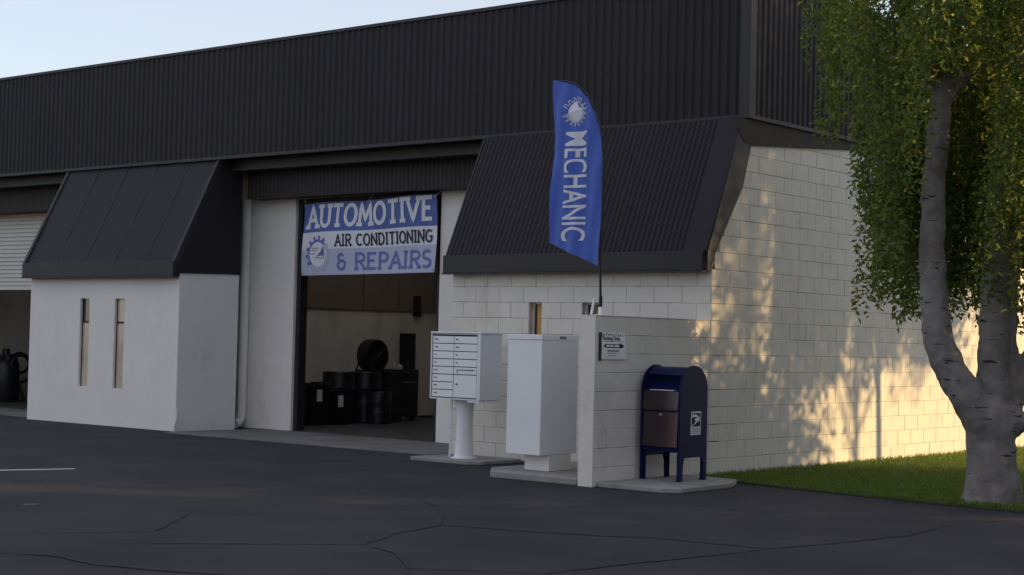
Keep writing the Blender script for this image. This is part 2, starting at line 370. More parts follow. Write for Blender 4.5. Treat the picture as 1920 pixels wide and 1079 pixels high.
for x0, x1 in ((-32, -13.72), (-9.73, -4.1)): ribbed(b, (x0, 1.32, 3.72), (1, 0, 0), (0, 0, 1), (0, -1, 0), x1-x0, .64, .085, .012, .5)
for x0, x1 in ((-32, -13.72), (-9.73, -4.1)): b.box(x0, x1, 1.322, 1.64, 3.722, 4.35)
P_(b, 'door_header', M_header, fix=False)
b = MB()
b.prism([(.004, .46, 4.16), (.004, .62, 4.0), (.004, .80, 3.98), (.004, 4.4, 4.275), (.004, 4.4, 4.298), (.004, .46, 4.298)], 0, (.024, 0, 0))
P_(b, 'soffit_board', M_browntrim)

def mansard(x0, x1, ytop, ribs, right_drop):
    g = MB(); y0 = -.12; zt = 4.30
    sl = Vector((0, ytop-y0, zt-2.64)); L_ = sl.length; n = Vector((0, -(zt-2.64), ytop-y0))
    if ribs:
        ribbed(g, (x0+.02, y0, 2.64), (1, 0, 0), sl, n, x1-x0-.34, L_, .076, .016, .5)
        e = n.normalized()*.018
        g.face([Vector((x1-.32, y0, 2.64))+e, Vector((x1+.006, y0, 2.64))+e, Vector((x1+.006, ytop, zt))+e, Vector((x1-.32, ytop, zt))+e])
        g.face([Vector((x1-.32, y0, 2.64)), Vector((x1-.32, y0, 2.64))+e, Vector((x1-.32, ytop, zt))+e, Vector((x1-.32, ytop, zt))])
    else:
        g.grid([[Vector((x0+(x1-x0)*i/8, y0, 2.64))+sl*(k/6)+n.normalized()*random.uniform(-.004, .004) for i in range(9)] for k in range(7)])
    rf = P_(g, 'mansard_roof', M_metal, fix=False)
    if not ribs:
        for k in range(1, 5):
            x = x0+(x1-x0)*(k/5+.02); s = MB(); e = n.normalized()
            s.prism([Vector((x-.010, y0, 2.64))+e*.002, Vector((x+.010, y0, 2.64))+e*.002, Vector((x+.007, y0, 2.64))+e*.008, Vector((x-.007, y0, 2.64))+e*.008], 0, sl)
            P_(s, 'standing_seam', M_trim, rf)
    s = MB(); xr = x1-.03 if ribs else x1+.03; s.box(x0-.02, xr, y0-.045, y0+.01, 2.415, 2.645, bev=.006); s.box(x0-.03, xr+.005, y0-.055, y0+.05, 2.395, 2.414)
    P_(s, 'eave_board', M_trim, rf)
    s = MB(); s.box(x0, x1-.002, y0+.012, -.002, 2.42, 2.45); P_(s, 'eave_soffit', M_trim, rf)
    return rf
rf = mansard(-13.72, -9.75, .72, False, 0)
for x, sgn in ((-9.752, 1), (-13.722, -1)):
    g = MB(); yb_ = 1.2 if sgn > 0 else 1.66; g.prism([(x, -.11, 2.46), (x, yb_, 2.49), (x, yb_, 4.30), (x, .72, 4.30), (x, -.11, 2.64)], 0, (.028*sgn, 0, 0)); P_(g, 'end_panel', M_metal, rf)
    g = MB(); e = Vector((0, -(4.3-2.64), .84)).normalized()
    g.prism([Vector((x-.03*sgn, -.12, 2.63))+e*.03, Vector((x+.04*sgn, -.12, 2.63))+e*.03, Vector((x+.04*sgn, -.12, 2.63))-e*.05, Vector((x+.03*sgn, -.12, 2.63))-e*.05, Vector((x+.03*sgn, -.12, 2.63))+e*.0, Vector((x-.03*sgn, -.12, 2.63))], 0, (0, .84, 1.66)); P_(g, 'rake_trim', M_trim, rf)
rf = mansard(-4.09, 0, .62, True, 0)
g = MB(); x = .006
g.prism([(x, -.125, 2.40), (x, .62, 3.46), (x, .79, 3.98), (x, .68, 4.30), (x, .60, 4.30), (x, -.125, 2.64)], 0, (.016, 0, 0)); P_(g, 'end_panel', M_trim, rf)
g = MB(); x = -4.092; g.prism([(x, -.11, 2.42), (x, 1.66, 2.50), (x, 1.66, 4.30), (x, .62, 4.30), (x, -.11, 2.64)], 0, (-.028, 0, 0)); P_(g, 'end_panel', M_trim, rf)
g = MB(); g.box(-4.07, -3.87, .21, 1.66, 0, 2.52); P_(g, 'return_wall', M_stucco)

# pillars beside the doors
for x0, x1 in ((-10.45, -8.93), (-5.80, -4.03), (-15.54, -13.6), (-22.5, -19.0)):
    b = MB(); b.box(x0, x1, 1.64, 1.95, 0, 3.735, bev=.012); P_(b, 'door_pillar', M_stucco)
b = MB(); b.box(-8.929, -8.84, 1.70, 1.86, .014, 3.72); b.box(-5.89, -5.801, 1.70, 1.86, .014, 3.72); b.box(-8.84, -5.89, 1.70, 1.86, 3.60, 3.72)
P_(b, 'door_track', M_frame)
# roller shutter, partly open, left door
b = MB(); prof = []; z = 2.34
while z < 3.74:
    prof += [(1.755, z), (1.728, z+.012), (1.722, z+.035), (1.730, z+.058), (1.752, z+.068)]; z += .078
b.grid([[(-19.1, y, zz) for y, zz in prof], [(-15.545, y, zz) for y, zz in prof]]); 
sh = P_(b, 'roller_shutter', M_shutter, smooth=True, label='white slatted roller shutter rolled two fifths down')
b = MB(); b.box(-19.1, -15.545, 1.70, 1.78, 2.27, 2.338); P_(b, 'bottom_bar', M_shutter, sh)
# downspout between left bay and pillar
b = MB(); b.tube([(-10.0, 1.55, 3.735), (-10.0, 1.55, .30), (-10.0, 1.54, .17), (-10.0, 1.50, .09), (-9.98, 1.40, .07)], .075, 14)
ds = P_(b, 'downspout', M_stucco, smooth=True)
b = MB(); b.tube([(-10.0, 1.25, 3.72), (-10.0, 1.25, 4.16)], .07, 12); P_(b, 'upper_pipe', M_trim, ds, smooth=True)
# white conduit stub at the bay corner
b = MB(); b.tube([(-9.72, -.05, .02), (-9.70, -.05, .12), (-9.66, -.05, .20), (-9.655, -.05, .33)], .016, 8); b.tube([(-9.70, -.04, .31), (-9.70, -.04, .34)], .02, 8)
P_(b, 'conduit_stub', M_white, smooth=True)
# interior
b = MB(); b.box(-11.42, -11.3, 1.96, 8.0, 0, 2.05); b.box(-11.42, -.2, 8.0, 8.12, 0, 4.36); b.box(-20.1, -20.0, 1.96, 8.12, 0, 4.36); b.box(-20.0, -11.42, 8.0, 8.1, 0, 4.36)
P_(b, 'interior_wall', M_shopwall)
b = MB(); b.box(-11.44, -11.29, 1.96, 8.0, 2.051, 4.36); b.box(-11.29, -11.27, 2.0, 7.99, 2.04, 2.08)
for y in (5.6, 6.55, 7.4): b.box(-11.29, -11.27, y, y+.10, 2.085, 4.3)
P_(b, 'upper_interior_wall', M_brownwall)
b = MB(); b.box(-11.299, -11.20, 6.98, 7.12, 1.95, 2.35, bev=.01); P_(b, 'switch_box', M_black)
b = MB(); b.box(-33, -32, .9, 26, 0, 6); b.box(-32, -.3, 25, 26, 0, 5.7); b.box(-32, -22.5, 1.5, 1.9, 0, 3.735); P_(b, 'rear_wall', M_stucco)

# ------------------------------------------------------------------ stroke lettering
def arc(cx, cy, rx, ry, a0, a1, n=14): return [(cx+rx*math.cos(R(a0+(a1-a0)*i/n)), cy+ry*math.sin(R(a0+(a1-a0)*i/n))) for i in range(n+1)]
GL = {   # width, strokes, serif centres (x, y)
 'A': (.80, [[(.05, 0), (.40, 1), (.75, 0)], [(.18, .33), (.62, .33)]], [(.05, 0), (.75, 0)]),
 'U': (.78, [[(.12, 1), (.12, .32)]+arc(.39, .30, .27, .30, 180, 360)+[(.66, .32), (.66, 1)]], [(.12, 1), (.66, 1)]),
 'T': (.72, [[(.02, 1), (.70, 1)], [(.36, 1), (.36, 0)]], [(.36, 0)]),
 'O': (.80, [arc(.40, .5, .34, .5, 90, 450, 28)], []),
 'M': (.92, [[(.08, 0), (.14, 1), (.46, .25), (.78, 1), (.84, 0)]], [(.08, 0), (.84, 0)]),
 'I': (.34, [[(.17, 0), (.17, 1)]], [(.17, 0), (.17, 1)]),
 'V': (.78, [[(.05, 1), (.39, 0), (.73, 1)]], [(.05, 1), (.73, 1)]),
 'E': (.64, [[(.60, 1), (.10, 1), (.10, 0), (.60, 0)], [(.10, .52), (.50, .52)]], []),
 'R': (.72, [[(.12, 0), (.12, 1), (.40, 1)]+arc(.40, .75, .25, .25, 90, -90)+[(.12, .5)], [(.36, .5), (.68, 0)]], [(.12, 0), (.68, 0)]),
 'C': (.74, [arc(.40, .5, .34, .5, 45, 315, 22)], []),
 'N': (.80, [[(.10, 0), (.10, 1), (.70, 0), (.70, 1)]], [(.10, 0), (.70, 1)]),
 'D': (.78, [[(.12, 0), (.12, 1), (.34, 1)]+arc(.34, .5, .36, .5, 90, -90, 18)+[(.12, 0)]], []),
 'G': (.80, [arc(.42, .5, .36, .5, 45, 330, 22)+[(.73, .46), (.45, .46)]], []),
 'P': (.68, [[(.12, 0), (.12, 1), (.38, 1)]+arc(.38, .73, .25, .27, 90, -90)+[(.12, .46)]], [(.12, 0)]),
 'S': (.64, [arc(.33, .75, .24, .25, 40, 270, 14)+arc(.33, .25, .26, .25, 90, -140, 14)], []),
 'H': (.78, [[(.12, 0), (.12, 1)], [(.66, 0), (.66, 1)], [(.12, .5), (.66, .5)]], []),
 '&': (.72, [[(.68, .52), (.62, .2)]+arc(.36, .24, .26, .24, 0, -180, 12)+arc(.36, .30, .26, .25, 180, 90, 6)+[(.62, .55)], arc(.36, .78, .2, .2, 30, 270, 12)], []),
 ' ': (.42, [], []),
}
def letters(text, width, height, th, serif, gap=.10):
    adv = sum(GL[c][0]+gap for c in text)-gap; k = width/adv; x = 0; out = []
    for c in text:
        wd, st, sf = GL[c]
        for s in st: out.append([((x+p[0])*k, p[1]*(height-th)+th/2) for p in s])
        if serif:
            for sx, sy in sf:
                cx_, cy_ = (x+sx)*k, sy*(height-th)+th/2; out.append([(cx_-serif, cy_), (cx_+serif, cy_)])
        x += wd+gap
    return out
def ribbons(mb, strokes, th, fmap, m=0, step=.03):
    for si, s in enumerate(strokes):
        pts = [Vector(s[0])]
        for a, b_ in zip(s[:-1], s[1:]):
            a, b_ = Vector(a), Vector(b_); n = max(1, int((b_-a).length/step))
            if (b_-a).length < 1e-6: continue
            for k in range(1, n+1): pts.append(a.lerp(b_, k/n))
        if len(pts) < 2: continue
        L_, R_ = [], []; closed = (pts[0]-pts[-1]).length < 1e-4
        for i, p in enumerate(pts):
            d0 = (p-pts[i-1]).normalized() if i else ((p-pts[-2]).normalized() if closed else (pts[1]-p).normalized())
            d1 = (pts[i+1]-p).normalized() if i < len(pts)-1 else ((pts[1]-p).normalized() if closed else d0)
            t = (d0+d1).normalized(); nn = Vector((-t.y, t.x)); c = max(.6, t.dot(d1)); h = th/2/c
            L_.append(fmap(p.x+nn.x*h, p.y+nn.y*h, si*.00015)); R_.append(fmap(p.x-nn.x*h, p.y-nn.y*h, si*.00015))
        mb.grid([L_, R_], m)
def gearpts(cx, cy, r_, teeth, a0, a1, depth=.2):
    out = []; n = teeth
    for i in range(n):
        for f, q in ((0, 1-depth), (.25, 1-depth), (.3, 1), (.7, 1), (.75, 1-depth)):
            a = R(a0+(a1-a0)*(i+f)/n); out.append((cx+r_*q*math.cos(a), cy+r_*q*math.sin(a)))
    a = R(a1); out.append((cx+r_*(1-depth)*math.cos(a), cy+r_*(1-depth)*math.sin(a)))
    return out
def flatpoly(mb, pts, fmap, off, m=0): mb.face([fmap(x, y, off) for x, y in pts], m)
def ringpoly(mb, outer, cx, cy, ri, fmap, off, m=0):
    inner = []
    for x, y in outer:
        a = math.atan2(y-cy, x-cx); inner.append((cx+ri*math.cos(a), cy+ri*math.sin(a)))
    mb.grid([[fmap(x, y, off) for x, y in outer], [fmap(x, y, off) for x, y in inner]], m)

# ------------------------------------------------------------------ banner over the door
BW, BH = 2.86, 1.19
def bmap(x, y, off=0):       # x 0..BW, y 0..BH (up)
    u, v = x/BW, y/BH
    dz = -.045*(1-u)*v + .012*math.sin(u*9.0)*v
    dy = .016*math.sin(u*11+v*3)*(.3+.7*v)+.010*math.sin(u*27+2*v)*v**2 + .02*math.sin(u*4.0-v*5)
    return Vector((-8.67+x+(.0*v), 1.56+dy-.004-off, 2.485+y*(.985+.012*u)+.03*u*(1-v)+dz))
BN = thing('shop_banner', 'wide blue and white vinyl banner reading automotive air conditioning and repairs across the open door', 'banner', (-7.2, 1.56, 2.48))
b = MB(); nx, ny = 72, 42
b.grid([[bmap(BW*i/nx, BH*j/ny)+Vector((0, .004, 0)) for i in range(nx+1)] for j in range(ny+1)], 0, lambda i, j: 2 if i/ny < .355 else 1 if i/ny < .595 else 0)
P_(b, 'banner_sheet', [M_bblue, M_bwhite, M_blight], BN, smooth=True, fix=False)
b = MB(); ribbons(b, letters('AUTOMOTIVE', 2.68, .39, .064, .062), .064, lambda x, y, o: bmap(.10+x, .765+y-.02*(1-x/2.7)+.02, .002+o))
P_(b, 'lettering', M_bwhite, BN, fix=False)
b = MB(); ribbons(b, letters('AIR CONDITIONING', 2.02, .205, .030, .024), .030, lambda x, y, o: bmap(.76+x, .455+y, .002+o), step=.02)
P_(b, 'lettering', M_bnavy, BN, fix=False)
for tx_, x_, w_ in (('&', .78, .20), ('REPAIRS', 1.17, 1.61)):
    b = MB(); ribbons(b, letters(tx_, w_, .29, .046, .044), .046, lambda x, y, o: bmap(x_+x, .065+y, .002+o), step=.02); P_(b, 'lettering', M_bmid, BN, fix=False)
gx, gy = .37, .34; k = 1.12
gm = lambda x, y, o: bmap(gx+(x-gx), gy+(y-gy)*k, o)
b = MB(); ringpoly(b, gearpts(gx, gy, .275, 7, 45, 225), gx, gy, .17, gm, .003, 0); ringpoly(b, gearpts(gx, gy, .262, 7, -130, 44, .13), gx, gy, .17, gm, .0032, 1)
flatpoly(b, arc(gx, gy, .178, .178, 0, 354, 40), gm, .0036, 2)
flatpoly(b, [(gx-.03, gy-.03), (gx+.06, gy+.03), (gx+.13, gy+.14), (gx+.145, gy+.07), (gx+.15, gy-.05), (gx+.10, gy-.02)], gm, .0042, 0)
ribbons(b, [[(gx-.13, gy+.09), (gx+.02, gy+.09)], [(gx-.14, gy+.055), (gx-.02, gy+.055)], [(gx-.15, gy+.01), (gx-.05, gy+.01)], [(gx-.06, gy-.045), (gx+.14, gy-.06)], [(gx+.02, gy+.01), (gx+.13, gy+.03)]], .010, lambda x, y, o: gm(x, y, .005+o), 3)
ribbons(b, [arc(gx, gy, .176, .176, 0, 360, 40)], .010, lambda x, y, o: gm(x, y, .0046), 4)
for q in range(9): ribbons(b, [[(.22+q*.036, .045), (.22+q*.036+random.uniform(.010, .022), .045+random.uniform(-.006, .006))]], .02, lambda x, y, o: bmap(x, y, .003+o), 4)
P_(b, 'gear_emblem', [M_bmid, M_blight, M_bwhite, M_bnavy, M_bwhite], BN, fix=False)
for x, y in ((.03, 1.16), (2.83, 1.16), (1.43, 1.17), (.03, .03), (2.83, .03)):
    b = MB(); c = bmap(x, y, .003); b.lathe((c.x, c.y, c.z), [(.008, 0), (.017, -.002), (.018, .001)], 12, axis='Y'); P_(b, 'grommet', M_bolt, BN, fix=False)
for x, y, tx, tz in ((.03, 1.16, -8.72, 3.73), (2.83, 1.16, -5.76, 3.74), (1.43, 1.17, -7.2, 3.74)):
    b = MB(); c = bmap(x, y, .0); b.tube([c, (tx, 1.63, tz)], .004, 6); P_(b, 'tie_cord', M_white, BN)

# ------------------------------------------------------------------ wing wall
WW = thing('wing_wall', 'short painted block screen wall projecting from the corner beside the blue mailbox', 'wall', (-.1, -1.1, 0))
b = MB(); blocks(b, (-.004, -2.24, 0), (0, 1, 0), (1, 0, 0), 2.236, 0, 9, phase=1, vfill=.75, gap=.0036); b.box(-.2, -.011, -2.232, -.002, 0, 1.828, 1)
b.box(-.2, -.004, -2.262, -2.232, 0, 1.83, 0, bev=.004); b.box(-.204, -.0, -2.264, -.001, 1.8295, 1.838, 0)
P_(b, 'block_masonry', [M_block, M_mortar], WW)
# paper notice
NT = thing('paper_notice', 'white paper parking notice with a black arrow taped to the screen wall', 'notice', (.005, -1.95, 1.5))
def nmap(x, y, off=0): return Vector((.010+.018*max(0, (x-.2)/.3)*(1-y/.3)+.006*math.sin(y*14)+off, -2.165+x+.02*(1-y/.3)*(x/.4), 1.365+y+.0*x))
b = MB(); b.grid([[nmap(.42*i/8, .29*j/8) for i in range(9)] for j in range(9)]); P_(b, 'paper_sheet', M_paper, NT, smooth=True, fix=False)
b = MB(); b.box(-.002, .012, -2.20, -2.16, 1.35, 1.655); P_(b, 'backing_board', M_black, NT)
b = MB(); fm = lambda x, y, o: nmap(x, y, .002+o)
for x0 in (.02, .055, .085, .12, .15, .185, .22, .26, .30, .335, .37):
    ribbons(b, [[(x0, .250), (x0, .276)]], .007, fm); ribbons(b, [[(x0, .248+random.choice((0, .015, .028))), (x0+.022, .248+random.choice((0, .015, .028)))]], .006, lambda x, y, o: nmap(x, y, .0024+o))
arrow = [(.03, .145), (.06, .165), (.32, .165), (.32, .178), (.40, .145), (.32, .112), (.32, .125), (.06, .125)]
flatpoly(b, arrow, fm, .0); P_(b, 'print', M_ink, NT, fix=False)
b = MB()
for x0, x1 in ((.075, .13), (.14, .20), (.22, .30)): ribbons(b, [[(x0, .145), (x1, .145)]], .022, lambda x, y, o: nmap(x, y, .004+o))
P_(b, 'arrow_lettering', M_paper, NT, fix=False)
b = MB(); 
for x0, x1, y, t in ((.03, .38, .192, .004), (.10, .30, .092, .016), (.10, .26, .066, .006), (.13, .24, .040, .006)): ribbons(b, [[(x0, y), (x1, y)]], t, fm)
P_(b, 'small_print', M_greyink, NT, fix=False)
tc_ = bpy.data.curves.new('print', 'FONT'); tc_.body = 'Parking Only'; tc_.size = .064; tc_.offset = .0016
to = bpy.data.objects.new('print', tc_); COL.objects.link(to); bpy.context.view_layer.update()
me = bpy.data.meshes.new_from_object(to.evaluated_get(bpy.context.evaluated_depsgraph_get())); bpy.data.objects.remove(to)
for v in me.vertices: v.co = nmap(.02+v.co.x*.93, .207+v.co.y*.9, .0035)
me.materials.clear(); me.materials.append(M_ink); po = bpy.data.objects.new('print', me); COL.objects.link(po); po.parent = NT; po.matrix_parent_inverse = NT.matrix_basis.inverted()

# ------------------------------------------------------------------ feather flag on the wing wall
FL = thing('feather_flag', 'tall blue feather flag reading mechanic on a curved black pole', 'flag', (-.14, -2.0, 1.83))
RE = [(2.37, -.165), (2.7, -.158), (3.1, -.150), (3.53, -.152), (3.75, -.175), (3.9, -.205), (4.05, -.26), (4.2, -.345), (4.32, -.45), (4.40, -.57), (4.44, -.70), (4.455, -.835)]
LE = [(2.64, -.87), (3.0, -.862), (3.5, -.858), (4.0, -.848), (4.455, -.84)]
def itp(T, t):
    t *= len(T)-1; i = min(int(t), len(T)-2); f = t-i; return T[i][0]*(1-f)+T[i+1][0]*f, T[i][1]*(1-f)+T[i+1][1]*f
def fsurf(X, Z, off=0):
    w_ = (X+.5)
    return Vector((X, -2.0+.022*math.sin(7*(Z*.75+w_*2.2))*(.4-w_)+.020*math.sin(17*w_+2.1*Z)+.012*math.sin(31*w_-5*Z)-off, Z))
b = MB(); rows = []
for j in range(61):
    zl, xl = itp(LE, j/60); zr, xr = itp(RE, j/60)
    rows.append([fsurf(xl+(xr-xl)*i/26, zl+(zr-zl)*i/26) for i in range(27)])
b.grid(rows); sail = P_(b, 'sail', M_fblue, FL, smooth=True, fix=False)
def typed(name, text, length, height, bold, fmap, m, parent):      # printed lettering from the built-in typeface, cut fine enough to follow the cloth
    c = bpy.data.curves.new(name, 'FONT'); c.body = text; c.size = 1; c.offset = bold
    t = bpy.data.objects.new(name, c); COL.objects.link(t); bpy.context.view_layer.update()
    me = bpy.data.meshes.new_from_object(t.evaluated_get(bpy.context.evaluated_depsgraph_get())); bpy.data.objects.remove(t)
    xs = [v.co.x for v in me.vertices]; ys = [v.co.y for v in me.vertices]; ax, ay = min(xs), min(ys)
    for v in me.vertices: v.co = ((v.co.x-ax)/(max(xs)-ax)*length, (v.co.y-ay)/(max(ys)-ay)*height, 0)
    bm = bmesh.new(); bm.from_mesh(me); bmesh.ops.triangulate(bm, faces=bm.faces[:])
    for _ in range(5):
        e = [q for q in bm.edges if q.calc_length() > .025]
        if not e: break
        bmesh.ops.subdivide_edges(bm, edges=e, cuts=1); bmesh.ops.triangulate(bm, faces=[f for f in bm.faces if len(f.verts) > 3])
    for v in bm.verts: v.co = fmap(v.co.x, v.co.y)
    bm.to_mesh(me); bm.free(); me.materials.clear(); me.materials.append(m)
    o = bpy.data.objects.new(name, me); COL.objects.link(o); o.parent = parent; o.matrix_parent_inverse = Matrix.Translation(parent.matrix_basis.translation).inverted() if parent.type == 'EMPTY' else Matrix()
    return o
typed('lettering', 'MECHANIC', 1.21, .31, .012, lambda x, y: fsurf(-.665+y-.045*(x/1.27)+.012, 3.865-x, .006), M_fwhite, sail)
ex, ez = -.535, 4.09; em = lambda x, y, o: fsurf(x, y, .004+o)
b = MB(); ringpoly(b, gearpts(ex, ez, .165, 10, 190, 400, .22), ex, ez, .10, em, 0, 1)
flatpoly(b, arc(ex, ez, .105, .115, 0, 350, 32), em, .002, 0); flatpoly(b, [(ex-.02, ez-.02), (ex+.10, ez+.03), (ex+.10, ez-.01), (ex+.03, ez-.03)], em, .003, 1)
ribbons(b, [gearpts(ex, ez, .16, 5, 45, 165, .2)], .008, lambda x, y, o: em(x, y, .001), 0)
P_(b, 'gear_emblem', [M_fwhite, M_fgrey], sail, fix=False)
pp = [(-.135, -2.0, 1.70), (-.137, -2.0, 2.0)]+[(x+.012, -2.0, z) for z, x in RE]
b = MB(); b.tube(pp, [.014]*4+[.012]*(len(pp)-4-3)+[.009, .008, .006], 8); b.tube([(-.135, -2.0, 1.84), (-.135, -2.0, 2.05)], .02, 10); P_(b, 'pole', M_pole, FL, smooth=True)
b = MB(); b.box(-.18, -.09, -2.05, -1.95, 1.8385, 1.848, bev=.003); b.box(-.155, -.115, -2.02, -1.98, 1.848, 1.93, bev=.004); b.tube([(-.20, -2.08, 1.845), (-.185, -2.05, 2.02)], .014, 8); P_(b, 'mounting_bracket', M_white2, FL)

# ------------------------------------------------------------------ cluster mailbox
CB = thing('cluster_mailbox', 'white apartment style mailbox cabinet with numbered doors on a round pedestal', 'mailbox', (-3.11, -.8, .05))
x0, x1, y0, y1, z0, z1 = -3.52, -2.70, -.98, -.58, .79, 1.61
b = MB(); b.box(x0, x1, y0, y1, z0, z1, bev=.006); b.box(x0-.012, x1+.012, y0-.02, y1+.01, z1+.001, z1+.022, bev=.006)
b.box(x0-.004, x0+.014, y0-.018, y0-.001, z0, z1-.002); b.box(x1-.05, x1+.003, y0-.016, y0-.001, z0, z1-.002); b.box(x0+.015, x1-.051, y0-.018, y0-.001, z0-.002, z0+.012)
b.box(x1-.20, x1-.002, y0-.01, y1-.02, z0-.03, z0-.003)
P_(b, 'cabinet', M_white, CB)
b = MB(); b.box(x0+.016, x1-.052, y0-.0035, y0-.0008, z0+.014, z1-.012); P_(b, 'door_recess', M_seam, CB)
cl = (x0+.028, x0+.375); cr = (x0+.385, x1-.060); top = z1-.03; hh = (top-(z0+.02))/8
def cdoor(xa, xb, za, zb, marks=True, name='mail_door'):
    d = MB(); d.box(xa, xb, y0-.012, y0-.0036, za+.0055, zb-.0045, bev=.002); o = P_(d, name, M_white2, CB)
    if marks:
        d = MB(); n = random.randint(2, 3); xs = xa+.03
        for q in range(n):
            ht = random.uniform(.014, .02); zz = (za+zb)/2+.004
            d.box(xs, xs+.013, y0-.0135, y0-.0121, zz-ht/2, zz+ht/2); xs += .020
        P_(d, 'number_mark', M_ink, o)
    return o
for q in range(8): cdoor(cl[0], cl[1], z0+.02+q*hh, z0+.02+(q+1)*hh)
for q in range(4, 8): cdoor(cr[0], cr[1], z0+.02+q*hh, z0+.02+(q+1)*hh)
o = cdoor(cr[0], cr[1], z0+.02+3*hh, z0+.02+4*hh, False, 'outgoing_slot_door')
d = MB(); d.box(cr[0]+.05, cr[1]-.03, y0-.0145, y0-.0121, z0+.02+3.55*hh, z0+.02+3.66*hh); d.box(cr[0]+.055, cr[0]+.065, y0-.0145, y0-.0121, z0+.02+3.2*hh, z0+.02+3.5*hh); P_(d, 'mail_slot', M_ink, o)
o = cdoor(cr[0], cr[1], z0+.02, z0+.02+3*hh, False, 'parcel_door')
d = MB(); d.lathe((cr[0]+.06, y0-.012, z0+.19), [(.001, -.008), (.010, -.008), (.012, 0)], 12, axis='Y'); d.box(cr[0]+.025, cr[0]+.045, y0-.014, y0-.0121, z0+.187, z0+.193); P_(d, 'lock', M_ink, o, fix=False)
b = MB(); b.lathe((-3.11, -.79, 0), [(.165, .05), (.165, .062), (.125, .066), (.112, .25), (.104, .5), (.112, .70), (.135, .765), (.16, .785)], 32); P_(b, 'pedestal', M_white2, CB, smooth=True)
b = MB(); b.tube([(-3.235, -.90, .79), (-3.225, -.91, .6), (-3.23, -.91, .3), (-3.255, -.90, .06)], .012, 8); P_(b, 'conduit', M_white, CB, smooth=True)

# ------------------------------------------------------------------ tall cabinet
TC = thing('tall_cabinet', 'tall plain white metal cabinet on a square concrete foot beside the screen wall', 'cabinet', (-1.12, -1.7, .085))
b = MB(); b.box(-1.40, -.91, -2.03, -1.36, .27, 1.555, bev=.005); P_(b, 'cabinet_body', M_white2, TC)
b = MB(); b.box(-1.408, -.902, -2.04, -1.35, 1.557, 1.615, bev=.006); cp = P_(b, 'cabinet_cap', M_white2, TC)
b = MB(); b.box(-.902, -.8995, -1.72, -1.60, 1.57, 1.60); P_(b, 'rating_plate', M_greyink, cp)
b = MB(); b.box(-1.26, -.91, -1.86, -1.46, .087, .268, bev=.004); P_(b, 'concrete_foot', M_stucco, TC)
b = MB(); b.box(-.58, -.42, -.62, -.42, .086, .36, bev=.008); b.box(-.64, -.60, -.60, -.55, .086, .36); tag(b.build('utility_box', M_stucco), 'small pale utility box low against the wall behind the tall cabinet', 'box')

# ------------------------------------------------------------------ blue collection box
CX = thing('collection_mailbox', 'dark blue steel postal collection box with rounded top standing on four legs', 'mailbox', (.34, -1.24, .06))
xa, xb, ya, yb, zb0, zc = .08, .60, -1.50, -.98, .37, 1.045
yc, rad = (ya+yb)/2, (yb-ya)/2
def side_prof(e=0):
    p = [(ya-e, .062), (ya-e, zc)] + [(yc-(rad+e)*math.cos(R(a)), zc+(rad+e)*math.sin(R(a))) for a in range(10, 180, 10)] + [(yb+e, zc), (yb+e, .062), (yb-.055, .062), (yb-.062, .24)]
    p += [(yb-.075-.03*(1-math.cos(R(a))), .24+.075*math.sin(R(a))) for a in (30, 60, 90)] + [(ya+.105+.03*(1-math.cos(R(a)))-.03, .24+.075*math.sin(R(a))) for a in (90, 60, 30)] + [(ya+.068, .24), (ya+.06, .062)]
    return p
for x_, s in ((xa, 1), (xb-.022, 1)):
    b = MB(); b.prism([(x_, y, z) for y, z in side_prof(.012)], 0, (.022, 0, 0)); o = P_(b, 'side_panel', M_blue, CX)
    md = o.modifiers.new('edge', 'BEVEL'); md.width = .004; md.segments = 2; md.limit_method = 'ANGLE'; md.angle_limit = R(35)
    if x_ > .3: side = o
b = MB()
pf = [(yb-.01, zb0), (yb-.01, zc)]+[(yc+(rad-.01)*math.cos(R(a)), zc+(rad-.01)*math.sin(R(a))) for a in range(10, 121, 10)]
pf += [(yc-.10, 1.12), (yc-.16, 1.045), (ya+.012, 1.035), (ya+.012, zb0)]
b.prism([(xa+.023, y, z) for y, z in pf], 0, (xb-xa-.046, 0, 0)); P_(b, 'mailbox_body', M_blue, CX, smooth=True)
b = MB(); hood = [(yc-(rad-.012)*math.cos(R(a)), zc+(rad-.012)*math.sin(R(a))) for a in range(42, 72, 6)]; hood += [(y+.012, z-.012) for y, z in reversed(hood)]
b.prism([(xa+.0235, y, z) for y, z in hood], 0, (xb-xa-.047, 0, 0)); P_(b, 'hood', M_blue, CX, smooth=True)
b = MB(); b.box(xa+.09, xb-.12, ya+.03, ya+.10, 1.0375, 1.045); P_(b, 'chute_lip', M_white2, CX)
b = MB(); rows = []
for k_ in range(9):
    t = k_/8; rows.append([(x, ya-.018+.022*t**1.3, .835+.195*t) for x in (xa+.03, xb-.03)])
b.grid(rows); b.box(xa+.03, xb-.03, ya-.004, ya+.0115, .822, .834); P_(b, 'slot_door', M_bluedoor, CX, smooth=True)
b = MB(); b.prism([(xa+.035, ya+.0115, .43), (xa+.035, ya-.020, .43), (xa+.035, ya+.004, .805), (xa+.035, ya+.0115, .805)], 0, (xb-xa-.07, 0, 0)); ad = P_(b, 'access_door', M_bluedoor, CX)
b = MB(); b.box(.32, .36, ya-.008, ya+.004, .765, .79, bev=.003); P_(b, 'lock', M_bolt, ad)
for x_, z_ in ((xa+.05, .395), (xb-.05, .395)): b = MB(); b.lathe((x_, ya+.011, z_), [(.001, -.008), (.009, -.006), (.011, 0)], 10, axis='Y'); P_(b, 'rivet', M_blue, CX, fix=False)
for y_ in (ya+.05, yb-.05): b = MB(); b.lathe((xb, y_, .395), [(.011, 0), (.009, .006), (.001, .008)], 10, axis='X'); P_(b, 'rivet', M_blue, CX, fix=False)
